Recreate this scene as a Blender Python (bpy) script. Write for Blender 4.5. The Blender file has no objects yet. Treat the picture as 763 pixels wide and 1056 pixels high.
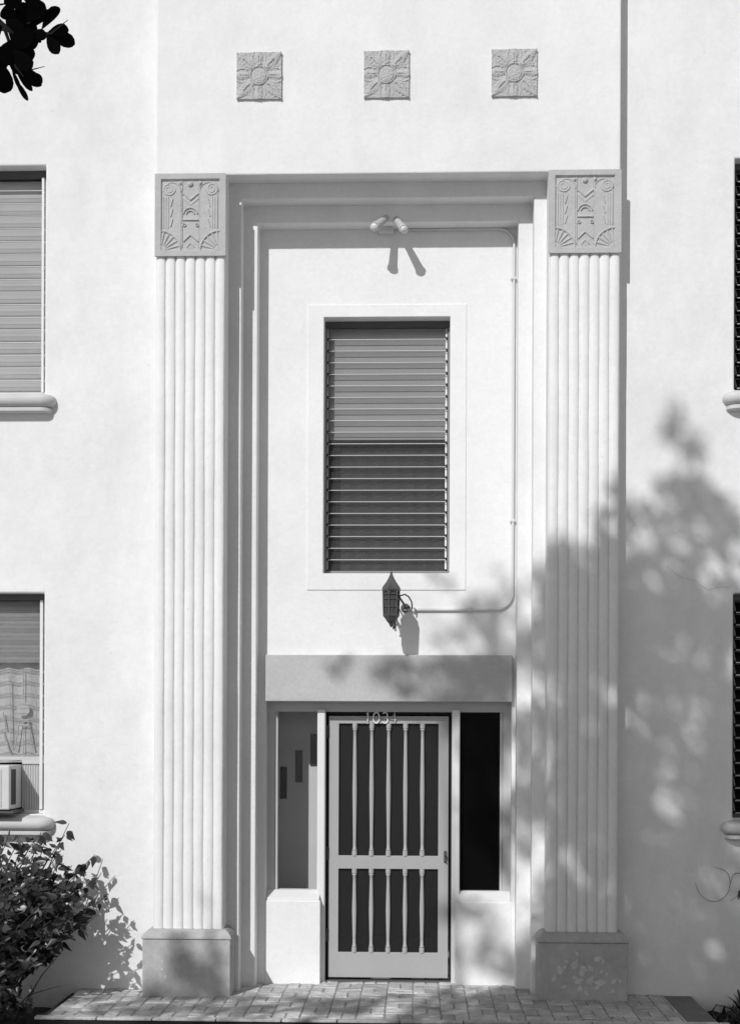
import bpy, bmesh, math, random
import numpy as np
from mathutils import Vector, Matrix
random.seed(7)
rng = np.random.default_rng(7)
C = bpy.context.scene.collection
R = math.radians

# ------------------------------------------------------------------ camera model (used for measuring)
F = 1450.0; CX = 381.5; CY = 528.0; H0 = 755.0
YAW = R(1.97); ROLL = R(0.22); DIST = 10.0; CAMX = 0.238; CAMZ = 1.88
def P(px, py, y):
    u = (px-CX)/F; v = (H0-py)/F
    c, s = math.cos(ROLL), math.sin(ROLL)
    u, v = u*c-v*s, u*s+v*c
    cy, sy = math.cos(YAW), math.sin(YAW)
    d = (u*cy-sy, u*sy+cy, v)
    t = (y+DIST)/d[1]
    return Vector((CAMX+d[0]*t, y, CAMZ+d[2]*t))

SUN = Vector((.46, 1.0, -.80))          # direction in which the sunlight travels

# ------------------------------------------------------------------ materials (all greys: a monochrome photograph)
def mat(name, v, rough=.8, var=.1, vs=3.0, bump=.0, bs=40.0, spec=.3, metal=0.0, island=0.0, fine=0.0, fs=120.0):
    m = bpy.data.materials.new(name); m.use_nodes = True
    nt = m.node_tree; N = nt.nodes; L = nt.links
    b = N['Principled BSDF']
    b.inputs['Roughness'].default_value = rough
    b.inputs['Metallic'].default_value = metal
    b.inputs['Specular IOR Level'].default_value = spec
    tc = N.new('ShaderNodeTexCoord')
    def math_(op, a, c):
        n = N.new('ShaderNodeMath'); n.operation = op
        for i, q in enumerate((a, c)):
            if isinstance(q, (int, float)): n.inputs[i].default_value = q
            else: L.new(q, n.inputs[i])
        return n.outputs[0]
    def noise(scale, detail=5, rg=.6):
        n = N.new('ShaderNodeTexNoise'); n.inputs['Scale'].default_value = scale
        n.inputs['Detail'].default_value = detail; n.inputs['Roughness'].default_value = rg
        L.new(tc.outputs['Object'], n.inputs['Vector']); return n.outputs['Fac']
    val = math_('MULTIPLY_ADD', noise(vs), 2*var*v)
    val.node.inputs[2].default_value = v*(1-var)
    if fine:
        val2 = math_('MULTIPLY_ADD', noise(fs, 3, .7), 2*fine*v); val2.node.inputs[2].default_value = -fine*v
        val = math_('ADD', val, val2)
    if island:
        g = N.new('ShaderNodeNewGeometry')
        k = math_('MULTIPLY_ADD', g.outputs['Random Per Island'], 2*island); k.node.inputs[2].default_value = 1-island
        val = math_('MULTIPLY', val, k)
    cc = N.new('ShaderNodeCombineColor')
    for i in range(3): L.new(val, cc.inputs[i])
    L.new(cc.outputs[0], b.inputs['Base Color'])
    if bump:
        h = math_('ADD', noise(bs, 6, .65), math_('MULTIPLY', noise(bs*.13, 3, .5), 3.0))
        bn = N.new('ShaderNodeBump'); bn.inputs['Strength'].default_value = bump; bn.inputs['Distance'].default_value = .01
        L.new(h, bn.inputs['Height']); L.new(bn.outputs[0], b.inputs['Normal'])
    return m

def stucco(name, v, streak=.08):
    """painted stucco: broad blotches, faint vertical rain streaks, trowel bump"""
    m = mat(name, v, rough=.88, var=.12, vs=.8, bump=.24, bs=34, spec=.15, fine=.07, fs=28)
    nt = m.node_tree; N = nt.nodes; L = nt.links
    b = N['Principled BSDF']
    src = b.inputs['Base Color'].links[0].from_socket
    tc = N.new('ShaderNodeTexCoord'); mp = N.new('ShaderNodeMapping'); mp.inputs['Scale'].default_value = (2.4, 2.4, 1.3)
    L.new(tc.outputs['Object'], mp.inputs['Vector'])
    n = N.new('ShaderNodeTexNoise'); n.inputs['Scale'].default_value = 1.6; n.inputs['Detail'].default_value = 7; n.inputs['Roughness'].default_value = .7
    L.new(mp.outputs[0], n.inputs['Vector'])
    r = N.new('ShaderNodeValToRGB'); r.color_ramp.elements[0].position = .32; r.color_ramp.elements[0].color = (1-streak,)*3+(1,)
    r.color_ramp.elements[1].position = .62; r.color_ramp.elements[1].color = (1, 1, 1, 1)
    L.new(n.outputs['Fac'], r.inputs[0])
    vo = N.new('ShaderNodeTexVoronoi'); vo.inputs['Scale'].default_value = 7.0; L.new(tc.outputs['Object'], vo.inputs['Vector'])
    gt = N.new('ShaderNodeMapRange'); gt.inputs[1].default_value = .02; gt.inputs[2].default_value = .07; gt.inputs[3].default_value = 1; gt.inputs[4].default_value = 0
    L.new(vo.outputs['Distance'], gt.inputs[0])
    sp = N.new('ShaderNodeSeparateColor'); L.new(vo.outputs['Color'], sp.inputs[0])
    gc = N.new('ShaderNodeMath'); gc.operation = 'GREATER_THAN'; gc.inputs[1].default_value = .86; L.new(sp.outputs[0], gc.inputs[0])
    pm = N.new('ShaderNodeMath'); pm.operation = 'MULTIPLY'; L.new(gt.outputs[0], pm.inputs[0]); L.new(gc.outputs[0], pm.inputs[1])
    pk = N.new('ShaderNodeMix'); pk.data_type = 'RGBA'; pk.inputs[7].default_value = (.45, .45, .45, 1)
    sc_ = N.new('ShaderNodeMath'); sc_.operation = 'MULTIPLY'; sc_.inputs[1].default_value = .35; L.new(pm.outputs[0], sc_.inputs[0])
    L.new(sc_.outputs[0], pk.inputs[0]); L.new(src, pk.inputs[6]); src = pk.outputs[2]
    mx = N.new('ShaderNodeMix'); mx.data_type = 'RGBA'; mx.blend_type = 'MULTIPLY'; mx.inputs[0].default_value = 1
    L.new(src, mx.inputs[6]); L.new(r.outputs[0], mx.inputs[7]); L.new(mx.outputs[2], b.inputs['Base Color'])
    return m

def glass_mat(name, dust=.06, refl=1.0, tint=.9):
    m = bpy.data.materials.new(name); m.use_nodes = True
    nt = m.node_tree; N = nt.nodes; L = nt.links
    for n in list(N): N.remove(n)
    out = N.new('ShaderNodeOutputMaterial')
    tr = N.new('ShaderNodeBsdfTransparent'); tr.inputs[0].default_value = (tint, tint, tint, 1)
    gl = N.new('ShaderNodeBsdfGlossy'); gl.inputs['Roughness'].default_value = .03
    df = N.new('ShaderNodeBsdfDiffuse'); df.inputs[0].default_value = (.6, .6, .6, 1)
    fr = N.new('ShaderNodeFresnel'); fr.inputs[0].default_value = 1.5
    mu = N.new('ShaderNodeMath'); mu.operation = 'MULTIPLY'; mu.inputs[1].default_value = refl; ge = N.new('ShaderNodeNewGeometry'); iv = N.new('ShaderNodeMath'); iv.operation = 'SUBTRACT'; iv.inputs[0].default_value = 1; L.new(ge.outputs['Backfacing'], iv.inputs[1])
    mf = N.new('ShaderNodeMath'); mf.operation = 'MULTIPLY'; L.new(fr.outputs[0], mf.inputs[0]); L.new(iv.outputs[0], mf.inputs[1]); L.new(mf.outputs[0], mu.inputs[0])
    m1 = N.new('ShaderNodeMixShader'); L.new(mu.outputs[0], m1.inputs[0]); L.new(tr.outputs[0], m1.inputs[1]); L.new(gl.outputs[0], m1.inputs[2])
    m2 = N.new('ShaderNodeMixShader'); m2.inputs[0].default_value = dust
    L.new(m1.outputs[0], m2.inputs[1]); L.new(df.outputs[0], m2.inputs[2]); L.new(m2.outputs[0], out.inputs[0])
    return m

def leaf_mat(name, v, rough=.4, spec=.5):
    m = mat(name, v, rough=rough, var=.25, vs=6, island=.55, spec=spec)
    return m

def screen_mat():
    """fine insect mesh, seen at this size as a half transparent dark cloth"""
    m = bpy.data.materials.new('insect_screen'); m.use_nodes = True
    nt = m.node_tree; N = nt.nodes; L = nt.links
    out = N['Material Output']; b = N['Principled BSDF']
    b.inputs['Base Color'].default_value = (.006, .006, .006, 1); b.inputs['Roughness'].default_value = .6
    tr = N.new('ShaderNodeBsdfTransparent'); mx = N.new('ShaderNodeMixShader'); mx.inputs[0].default_value = .72
    L.new(tr.outputs[0], mx.inputs[1]); L.new(b.outputs[0], mx.inputs[2]); L.new(mx.outputs[0], out.inputs[0])
    return m

M = dict(
    wall=stucco('white_stucco', .79, .085), bay=stucco('bay_stucco', .80, .07), panel=stucco('panel_stucco', .815, .04),
    cast=mat('grey_cast_stone', .475, .85, .14, 7, .3, 70, .2, fine=.1, fs=60),
    plaque=mat('grey_plaque_stone', .47, .9, .16, 12, .5, 60, .2, fine=.15, fs=90),
    base=mat('grey_painted_base', .43, .8, .3, 5, .4, 40, .25, fine=.22, fs=24),
    belt=mat('grey_painted_band', .49, .8, .14, 4, .25, 50, .25, fine=.14, fs=40),
    trim=mat('white_painted_wood', .74, .5, .06, 6, .06, 50, .35),
    frame=mat('pale_grey_wood', .5, .5, .08, 8, .06, 50, .35),
    door=mat('grey_door_paint', .385, .5, .08, 5, .08, 60, .35, fine=.05, fs=40),
    sill=mat('sill_paint', .56, .7, .12, 6, .2, 50),
    darkframe=mat('dark_window_metal', .09, .5, .2, 8),
    alu=mat('dull_aluminium', .6, .4, .15, 20, metal=.5),
    clip=mat('bright_clip_metal', .7, .4, .1, 30),
    edge=mat('ground_glass_edge', .56, .6, .1, 20),
    dullclip=mat('dull_clip_metal', .25, .5, .2, 30),
    stile=mat('grey_window_stile', .24, .5, .15, 8),
    lantern=mat('weathered_dark_iron', .075, .6, .7, 22, .3, 90, .5),
    lanternglass=mat('dusty_lantern_glass', .07, .3, .4, 14),
    conduit=mat('painted_conduit', .62, .55, .1, 9),
    lamp=mat('floodlamp_white', .48, .35, .1, 12, spec=.5),
    lens=mat('floodlamp_lens', .66, .25, .2, 60, spec=.6),
    black=mat('black_recess', .02, .8, .2, 5),
    room=mat('dim_room', .03, .9, .2, 1),
    idoor=mat('inner_door_paint', .62, .5, .06, 4),
    idoor_pane=mat('inner_door_glass', .03, .2, .1, 4),
    dimshade=mat('dim_shade_cloth', .33, .9, .1, 4, .1, 60),
    shade=mat('window_shade_cloth', .38, .9, .08, 3, .1, 60),
    shade2=mat('lower_curtain_cloth', .05, .95, .15, 6, .1, 60),
    blind=mat('pale_blind_cloth', .56, .9, .14, 4, .1, 50),
    lace=mat('lace_cloth', .55, .95, .2, 26, .3, 60, fine=.35, fs=70),
    ac=mat('ac_enamel', .60, .45, .06, 5),
    acdark=mat('ac_dark_grille', .04, .6, .2, 5),
    accordion=mat('accordion_vinyl', .55, .6, .1, 5),
    brick=mat('worn_paving_brick', .50, .6, .6, 4.5, .6, 60, .2, island=.2, fine=.55, fs=22),
    mortar=mat('dark_mortar', .30, .95, .3, 8, .4, 40),
    kerb=mat('paving_edge', .20, .9, .25, 5, .4, 40),
    soil=mat('dark_soil', .018, .95, .4, 9, .8, 25),
    lawn=mat('ground_cover', .42, .95, .3, .8, .6, 30),
    bark=mat('bark', .08, .9, .35, 8, .8, 30),
    leaf=leaf_mat('tree_leaf', .06, .45), nearleaf=leaf_mat('branch_leaf', .006, .85, .08),
    bush=leaf_mat('shrub_leaf', .032, .36), plant=leaf_mat('plant_leaf', .04, .5),
    stem=mat('stem_bark', .05, .8, .3, 20, .3, 60),
    vine=mat('dry_vine', .12, .8, .3, 20),
    number=mat('white_numeral', .8, .4, .04, 20),
    crack=mat('hairline_crack', .5, .9, .2, 10),
    fleck=mat('pale_fleck_tone', .56, .85, .35, 18),
    glass=glass_mat('window_glass', .05, .9), louvre=glass_mat('louvre_glass', .03, .9, .92),
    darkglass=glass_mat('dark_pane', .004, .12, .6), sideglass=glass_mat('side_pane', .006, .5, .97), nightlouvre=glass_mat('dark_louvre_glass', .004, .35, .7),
    screen=screen_mat(),
)

# ------------------------------------------------------------------ mesh helpers
class MB:
    def __init__(s): s.v = []; s.f = []; s.m = []
    def add(s, verts, faces, mi=0):
        o = len(s.v); s.v += [tuple(p) for p in verts]
        s.f += [tuple(o+i for i in f) for f in faces]; s.m += [mi]*len(faces); return s
    def box(s, x0, x1, y0, y1, z0, z1, mi=0, mat4=None):
        vs = [Vector((x, y, z)) for x in (x0, x1) for y in (y0, y1) for z in (z0, z1)]
        if mat4 is not None: vs = [mat4 @ p for p in vs]
        return s.add(vs, [(0,1,3,2),(4,6,7,5),(0,4,5,1),(2,3,7,6),(0,2,6,4),(1,5,7,3)], mi)
    def prism(s, pts, axis, a, b, mi=0):
        """closed polygon pts (2D) extruded along axis from a to b"""
        def mk(p, t):
            if axis == 'x': return (t, p[0], p[1])
            if axis == 'z': return (p[0], p[1], t)
            return (p[0], t, p[1])
        n = len(pts); vs = [mk(p, a) for p in pts]+[mk(p, b) for p in pts]
        fs = [(i, (i+1) % n, n+(i+1) % n, n+i) for i in range(n)]+[tuple(range(n))[::-1], tuple(range(n, 2*n))]
        return s.add(vs, fs, mi)
    def tube(s, path, r, n=8, mi=0, r1=None):
        path = [Vector(p) for p in path]; rings = []
        k = len(path)
        up = Vector((.13, .31, .94))
        for i, p in enumerate(path):
            d = (path[min(i+1, k-1)]-path[max(i-1, 0)]).normalized()
            a = d.cross(up)
            if a.length < .05: a = d.cross(Vector((1, 0, 0)))
            a.normalize(); b = d.cross(a)
            rr = r if r1 is None else r+(r1-r)*i/(k-1)
            rings.append([p+(a*math.cos(2*math.pi*j/n)+b*math.sin(2*math.pi*j/n))*rr for j in range(n)])
        vs = [q for rg in rings for q in rg]
        fs = [(i*n+j, i*n+(j+1) % n, (i+1)*n+(j+1) % n, (i+1)*n+j) for i in range(k-1) for j in range(n)]
        fs += [tuple(range(n))[::-1], tuple((k-1)*n+j for j in range(n))]
        return s.add(vs, fs, mi)
    def lathe(s, origin, axis, prof, n=20, mi=0, phase=0.0):
        """prof: list of (distance along axis, radius)"""
        o = Vector(origin); d = Vector(axis).normalized()
        a = d.cross(Vector((0, 0, 1)))
        if a.length < .05: a = Vector((1, 0, 0))
        a.normalize(); b = d.cross(a); vs = []
        for t, r in prof:
            for j in range(n):
                q = 2*math.pi*j/n+phase
                vs.append(o+d*t+(a*math.cos(q)+b*math.sin(q))*max(r, 1e-4))
        k = len(prof)
        fs = [(i*n+j, i*n+(j+1) % n, (i+1)*n+(j+1) % n, (i+1)*n+j) for i in range(k-1) for j in range(n)]
        fs += [tuple(range(n))[::-1], tuple((k-1)*n+j for j in range(n))]
        return s.add(vs, fs, mi)
    def build(s, name, mats, parent=None, bevel=0, smooth=False, loc=(0, 0, 0), seg=2, fix=True):
        me = bpy.data.meshes.new(name); me.from_pydata(s.v, [], s.f); me.update()
        if not isinstance(mats, (list, tuple)): mats = [mats]
        for m in mats: me.materials.append(m)
        if len(mats) > 1: me.polygons.foreach_set('material_index', s.m)
        if fix:
            bm = bmesh.new(); bm.from_mesh(me); bmesh.ops.recalc_face_normals(bm, faces=bm.faces); bm.to_mesh(me); bm.free()
        if smooth:
            me.polygons.foreach_set('use_smooth', [True]*len(me.polygons))
        o = bpy.data.objects.new(name, me); C.objects.link(o); o.location = loc
        if parent: o.parent = parent
        if bevel:
            b = o.modifiers.new('edge', 'BEVEL'); b.width = bevel; b.segments = seg; b.limit_method = 'ANGLE'; b.angle_limit = R(40)
        return o

def empty(name, loc=(0, 0, 0)):
    o = bpy.data.objects.new(name, None); C.objects.link(o); o.location = loc; o.empty_display_size = .1; return o
def tag(o, label=None, cat=None, group=None, kind=None):
    if label: o['label'] = label
    if cat: o['category'] = cat
    if group: o['group'] = group
    if kind: o['kind'] = kind
    return o
def slab(name, x0, x1, z0, z1, y0, y1, holes, m, parent, bevel=.008):
    """upright wall slab with rectangular openings (x0,x1,z0,z1)"""
    xs = sorted({x0, x1, *[h[0] for h in holes], *[h[1] for h in holes]})
    zs = sorted({z0, z1, *[h[2] for h in holes], *[h[3] for h in holes]})
    xs = [x for x in xs if x0 <= x <= x1]; zs = [z for z in zs if z0 <= z <= z1]
    nx, nz = len(xs)-1, len(zs)-1
    def solid(i, j):
        if not (0 <= i < nx and 0 <= j < nz): return False
        cx, cz = (xs[i]+xs[i+1])/2, (zs[j]+zs[j+1])/2
        return not any(h[0] < cx < h[1] and h[2] < cz < h[3] for h in holes)
    bm = bmesh.new(); cache = {}
    def V(x, y, z):
        k = (x, y, z)
        if k not in cache: cache[k] = bm.verts.new(k)
        return cache[k]
    for i in range(nx):
        for j in range(nz):
            if not solid(i, j): continue
            a, b, c, d = xs[i], xs[i+1], zs[j], zs[j+1]
            bm.faces.new((V(a,y0,c),V(b,y0,c),V(b,y0,d),V(a,y0,d)))
            bm.faces.new((V(a,y1,c),V(a,y1,d),V(b,y1,d),V(b,y1,c)))
            if not solid(i-1, j): bm.faces.new((V(a,y0,c),V(a,y0,d),V(a,y1,d),V(a,y1,c)))
            if not solid(i+1, j): bm.faces.new((V(b,y0,c),V(b,y1,c),V(b,y1,d),V(b,y0,d)))
            if not solid(i, j-1): bm.faces.new((V(a,y0,c),V(a,y1,c),V(b,y1,c),V(b,y0,c)))
            if not solid(i, j+1): bm.faces.new((V(a,y0,d),V(b,y0,d),V(b,y1,d),V(a,y1,d)))
    bmesh.ops.recalc_face_normals(bm, faces=bm.faces)
    bmesh.ops.dissolve_limit(bm, angle_limit=R(1), verts=bm.verts, edges=bm.edges)
    me = bpy.data.meshes.new(name); bm.to_mesh(me); bm.free(); me.materials.append(m)
    o = bpy.data.objects.new(name, me); C.objects.link(o); o.parent = parent
    if bevel:
        bv = o.modifiers.new('edge', 'BEVEL'); bv.width = bevel; bv.segments = 2; bv.limit_method = 'ANGLE'; bv.angle_limit = R(40)
    return o

def relief(name, w, h, nx, ny, fn, m, back, parent=None, loc=(0, 0, 0)):
    """cast plaque facing -y: height field fn(u,v) in metres towards the viewer, sides going back to y=back; origin at its centre"""
    u, v = np.meshgrid(np.linspace(0, 1, nx), np.linspace(0, 1, ny))
    hh = fn(u, v)
    verts = [((u[j,i]-.5)*w, -hh[j,i], (v[j,i]-.5)*h) for j in range(ny) for i in range(nx)]
    faces = [(j*nx+i, j*nx+i+1, (j+1)*nx+i+1, (j+1)*nx+i) for j in range(ny-1) for i in range(nx-1)]
    loop = [i for i in range(nx)]+[j*nx+nx-1 for j in range(1, ny)]+[(ny-1)*nx+i for i in range(nx-2, -1, -1)]+[j*nx for j in range(ny-2, 0, -1)]
    o0 = len(verts); verts += [verts[k] for k in loop]; o1 = len(verts)
    verts += [(verts[k][0], back, verts[k][2]) for k in loop]; n = len(loop)
    nsm = len(faces)
    faces += [(o0+k, o1+k, o1+(k+1) % n, o0+(k+1) % n) for k in range(n)]
    me = bpy.data.meshes.new(name); me.from_pydata(verts, [], faces); me.materials.append(m)
    me.polygons.foreach_set('use_smooth', [True]*nsm+[False]*(len(faces)-nsm)); me.update()
    o = bpy.data.objects.new(name, me); C.objects.link(o); o.location = loc
    if parent: o.parent = parent
    return o
def copy_under(o, parent, loc):
    c = o.copy(); C.objects.link(c); c.parent = parent; c.location = loc; return c

# ================================================================== BUILDING
bld = empty('apartment_house')
tag(bld, 'white stucco apartment house with grey fluted entrance pilasters and tall recessed portal', 'building')

BX = 1.652; WY = .16
UW = (2.49, 3.80, 4.343, 6.005); LW = (2.49, 3.80, 1.27, 2.885)
holes = [(-1.5, 1.5, -1.0, 8.0)]
for s in (-1, 1):
    for w in (UW, LW):
        a, b = sorted((s*w[0], s*w[1])); holes.append((a, b, w[2], w[3]))
slab('wall', -7.5, 7.5, -.5, 9.2, WY, WY+.26, holes, M['wall'], bld, .012)
slab('bay_wall', -BX, BX, -.4, 9.3, 0, .30, [(-1.147, 1.147, -1, 5.858)], M['bay'], bld, .010)
slab('portal_step', -1.3, 1.3, -.4, 6.0, .17, .42, [(-1.058, 1.058, -1, 5.75)], M['bay'], bld, .008)
slab('portal_step', -1.2, 1.2, -.4, 5.9, .32, .58, [(-.957, .957, -1, 5.627)], M['bay'], bld, .008)
WIN = (-.475, .463, 3.063, 4.972)
slab('portal_panel', -1.1, 1.1, -.4, 5.8, .47, .66, [WIN, (-.900, .930, -1, 2.40)], M['panel'], bld, .006)
slab('window_surround', -.597, .585, 2.937, 5.066, .463, .50, [(WIN[0]-.002, WIN[1]+.002, WIN[2]-.002, WIN[3]+.002)], M['panel'], bld, .004)
# room shell behind the openings
rm = MB()
X, Z0, Z1, Y0, Y1 = 6.6, -.3, 8.9, .36, 4.2
rm.add([(-X,Y1,Z0),(X,Y1,Z0),(X,Y1,Z1),(-X,Y1,Z1),(-X,Y0,Z0),(X,Y0,Z0),(X,Y0,Z1),(-X,Y0,Z1)], [(0,1,2,3),(0,4,5,1),(3,2,6,7),(0,3,7,4),(1,5,6,2)])
rm.box(-6.5, 6.5, .7, 4.1, 2.95, 3.02)
rm.build('interior_room', M['room'], bld)

# ---- pilasters: fluted shaft > capital, base
def cap_fn(u, v):
    W, H = .505, .585
    x, z = (u-.5)*W, (v-.5)*H
    iw, ih = .418, .508                        # inner panel
    ex = np.maximum(np.abs(x)-iw/2, np.abs(z)-ih/2)
    h = np.clip(ex/.006, -1, 0)*.016           # sunk field
    U, V = x/iw+.5, z/ih+.5
    inside = ex < -.004
    r = np.zeros_like(u)
    def stroke(d, w, hgt):
        nonlocal r
        r = np.maximum(r, hgt*np.clip(1-(d/w)**2, 0, 1)**.6)
    def seg(x0, y0, x1, y1):
        ax, ay = (x1-x0)*iw, (y1-y0)*ih; px, py = (U-x0)*iw, (V-y0)*ih
        t = np.clip((px*ax+py*ay)/(ax*ax+ay*ay), 0, 1)
        return np.hypot(px-t*ax, py-t*ay)
    def rad(cx, cy): return np.hypot((U-cx)*iw, (V-cy)*ih)
    # raised bands: two side bands with arched heads, one centre strip
    for sgn in (-1, 1):
        q = np.where(sgn < 0, U, 1-U)
        band = (q > .03) & (q < .34)
        top = .97-.0*q
        arch = np.hypot((q-.185)*iw, (V-.84)*ih) < .155*iw
        reg = band & ((V < .84) | arch)
        r = np.maximum(r, np.where(reg, .008, 0))
    r = np.maximum(r, np.where((U > .375) & (U < .64) & (V < .97), .005, 0))
    for x0 in (.36, .655): stroke(seg(x0, .06, x0, .98), .004, .011)
    for sgn in (-1, 1):
        m = lambda a: a if sgn < 0 else 1-a
        R_ = rad(m(.135), .86)
        r = np.where(R_ < .046, np.maximum(r, .010), r)
        ang = np.arctan2((V-.86)*ih, (U-m(.135))*iw*(-sgn))
        for k in range(2):                      # spiral scroll
            rr = .010+.018*((ang/(2*math.pi)) % 1)+.018*k
            stroke(np.abs(R_-rr), .0035, .015)
        stroke(np.abs(rad(m(.19), .83)-.062) + np.where(V < .83, 1, 0), .004, .014)
        for a in (.045, .085, .125): stroke(seg(m(a), .32, m(a), .75), .0035, .015)
        for k in range(3):                      # leaf drops
            stroke(seg(m(.20), .72-.14*k, m(.165), .62-.14*k), .005, .016)
        fr = rad(m(0.0), 0.0)                   # corner fan
        fan = fr < .135
        a2 = np.arctan2(V*ih, np.abs(U-m(0.0))*iw)
        ray = np.cos(a2*22)                     # ribs
        r = np.where(fan, .004+.008*np.clip(ray, 0, 1)*np.clip(fr/.08, 0, 1), r)
        stroke(np.abs(fr-.139), .008, .015)
        r = np.where(fr < .040, .014, r)
        r = np.where((fr > .040) & (fr < .046), .002, r)
    R_ = rad(.5, .93); r = np.where(R_ < .020, .006+.014*np.sqrt(np.clip(1-(R_/.020)**2, 0, 1)), r)
    for a, b in ((.33, .95), (.67, .95)): stroke(rad(a, b), .013, .014)
    for dz in (0, .07):
        stroke(np.minimum(seg(.385, .80-dz, .5, .71-dz), seg(.5, .71-dz, .63, .80-dz)), .008, .014-.06*dz)
    R_ = rad(.5, .50)
    for rr in (.030, .050): stroke(np.abs(R_-rr)+np.where(V < .515, 1, 0), .006, .015)
    stroke(seg(.385, .43, .63, .43), .007, .016)
    for a in (.40, .615): stroke(np.abs(rad(a, .36)-.010), .004, .015)
    stroke(np.minimum(seg(.385, .13, .5, .22), seg(.5, .22, .63, .13)), .005, .015)
    stroke(np.minimum(seg(.44, .05, .5, .11), seg(.5, .11, .57, .05)), .004, .012)
    for a in (.46, .5, .54): stroke(seg(a, .02, a, .09), .003, .010)
    rg = np.random.default_rng(3); n = rg.normal(0, .0007, u.shape)
    return h+np.where(inside, r*1.05, 0)+n

def plaque_fn(u, v):
    x, z = (u-.5)*2, (v-.5)*2
    r = np.hypot(x, z); a = np.arctan2(z, x)
    h = np.full_like(u, .004)
    out = r > .45
    # eight petals, the diagonal ones narrow and cut by a deep groove, with short curls between
    for k in range(8):
        th = k*math.pi/4; c, s_ = math.cos(th), math.sin(th)
        al = x*c+z*s_; ac = np.abs(-x*s_+z*c)
        wd = (.24 if k % 2 else .17)*np.clip(1.15-np.abs(al-.78)*1.5, .12, 1.05)
        pet = np.where((al > .42), np.clip(1-(ac/wd)**2, 0, 1), 0)
        h = np.where(out, np.maximum(h, .003+.010*pet**.6), h)
        if k % 2 or True:
            gr = (al > (.55 if k % 2 else .50)) & (al < (.98 if k % 2 else .80))
            h = np.where(out & gr, h-.009*np.clip(1-(ac/(.030 if k % 2 else .020))**2, 0, 1), h)
        if k % 2 == 0:
            for q in (-1, 1):
                a2 = np.abs((-x*s_+z*c)-q*(.25-.16*(al-.75)**2*8+.06*math.cos(3*k)))
                h = np.where(out & (al > .52), np.maximum(h, .010*np.clip(1-(a2/.045)**2, 0, 1)), h)
    h = np.where(r < .33, .006+.010*np.sqrt(np.clip(1-(r/.36)**2, 0, 1)), h)
    h = np.where((r >= .33) & (r < .45), .001+.014*np.clip(1-((r-.39)/.055)**2, 0, 1), h)
    rg = np.random.default_rng(5)
    n = rg.normal(0, 1, u.shape)
    for _ in range(2): n = (n+np.roll(n, 1, 0)+np.roll(n, 1, 1)+np.roll(n, (1, 1), (0, 1)))/3
    return h+n*.0020

def shaft_mesh():
    W = .505; n = 7; w = W/n; pts = []
    for k in range(n):
        for j in range(9):
            t = j/8
            if j == 8 and k < n-1: continue
            pts.append((-W/2+w*(k+t), -.020*math.sqrt(max(0, 1-(2*t-1)**2))**.9))
    pts = [(p[0]*.985, p[1]-.001) for p in pts]
    pts += [(W/2*.985, .05), (-W/2*.985, .05)]
    mb = MB(); zs = np.linspace(.44, 5.275, 70)
    n = len(pts)
    rw = random.Random(9); ph = [rw.uniform(0, 6.28) for _ in range(24)]
    vs = [(p[0]+.0011*math.sin(z*4.3+ph[int((p[0]+.26)/.075) % 24])+.0006*math.sin(z*13+ph[int((p[0]+.26)/.075+8) % 24]), p[1]+.0009*math.sin(z*7+ph[int((p[0]+.26)/.075+16) % 24]), z) for z in zs for p in pts]
    fs = [(i*n+j, i*n+(j+1) % n, (i+1)*n+(j+1) % n, (i+1)*n+j) for i in range(len(zs)-1) for j in range(n)]
    mb.add(vs, fs); return mb
def base_mesh():
    mb = MB(); w0, w1 = -.313, .313
    y0, y1 = -.088, .2
    mb.box(w0, w1, y0, y1, -.05, .400)
    # moulding: thin fillet then a sloped cap with rounded shoulders
    pr = [(.406, .010), (.425, .004), (.445, -.010), (.462, -.030), (.470, -.052)]
    vs = []
    for z, d in [(.400, -.004), (.406, .010)]+pr[1:]:
        vs += [(w0-d, y0-d, z), (w1+d, y0-d, z), (w1+d, y1, z), (w0-d, y1, z)]
    k = 6
    fs = [(i*4+j, i*4+(j+1) % 4, (i+1)*4+(j+1) % 4, (i+1)*4+j) for i in range(k-1) for j in range(4)]
    fs += [(0, 3, 2, 1), tuple((k-1)*4+j for j in range(4))]
    mb.add(vs, fs); return mb
pil = []
for s in (-1, 1):
    xc = s*1.3995
    if s < 0:
        sh = shaft_mesh().build('pilaster', M['bay'], bld, smooth=False, loc=(xc, 0, 0))
        cap = relief('capital', .508, .588, 230, 260, cap_fn, M['cast'], .02, sh, (0, -.038, 5.563))
        bs = base_mesh().build('base', M['base'], sh, bevel=.006)
        proto = (sh, cap, bs)
    else:
        sh = copy_under(proto[0], bld, (xc, 0, 0))
        cap = copy_under(proto[1], sh, proto[1].location); bs = copy_under(proto[2], sh, (0, 0, 0))
    pil.append(sh)
pil[0]['label'] = 'white fluted pilaster in full sunlight'
pil[1]['label'] = 'white fluted pilaster dappled with tree shade'

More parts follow.
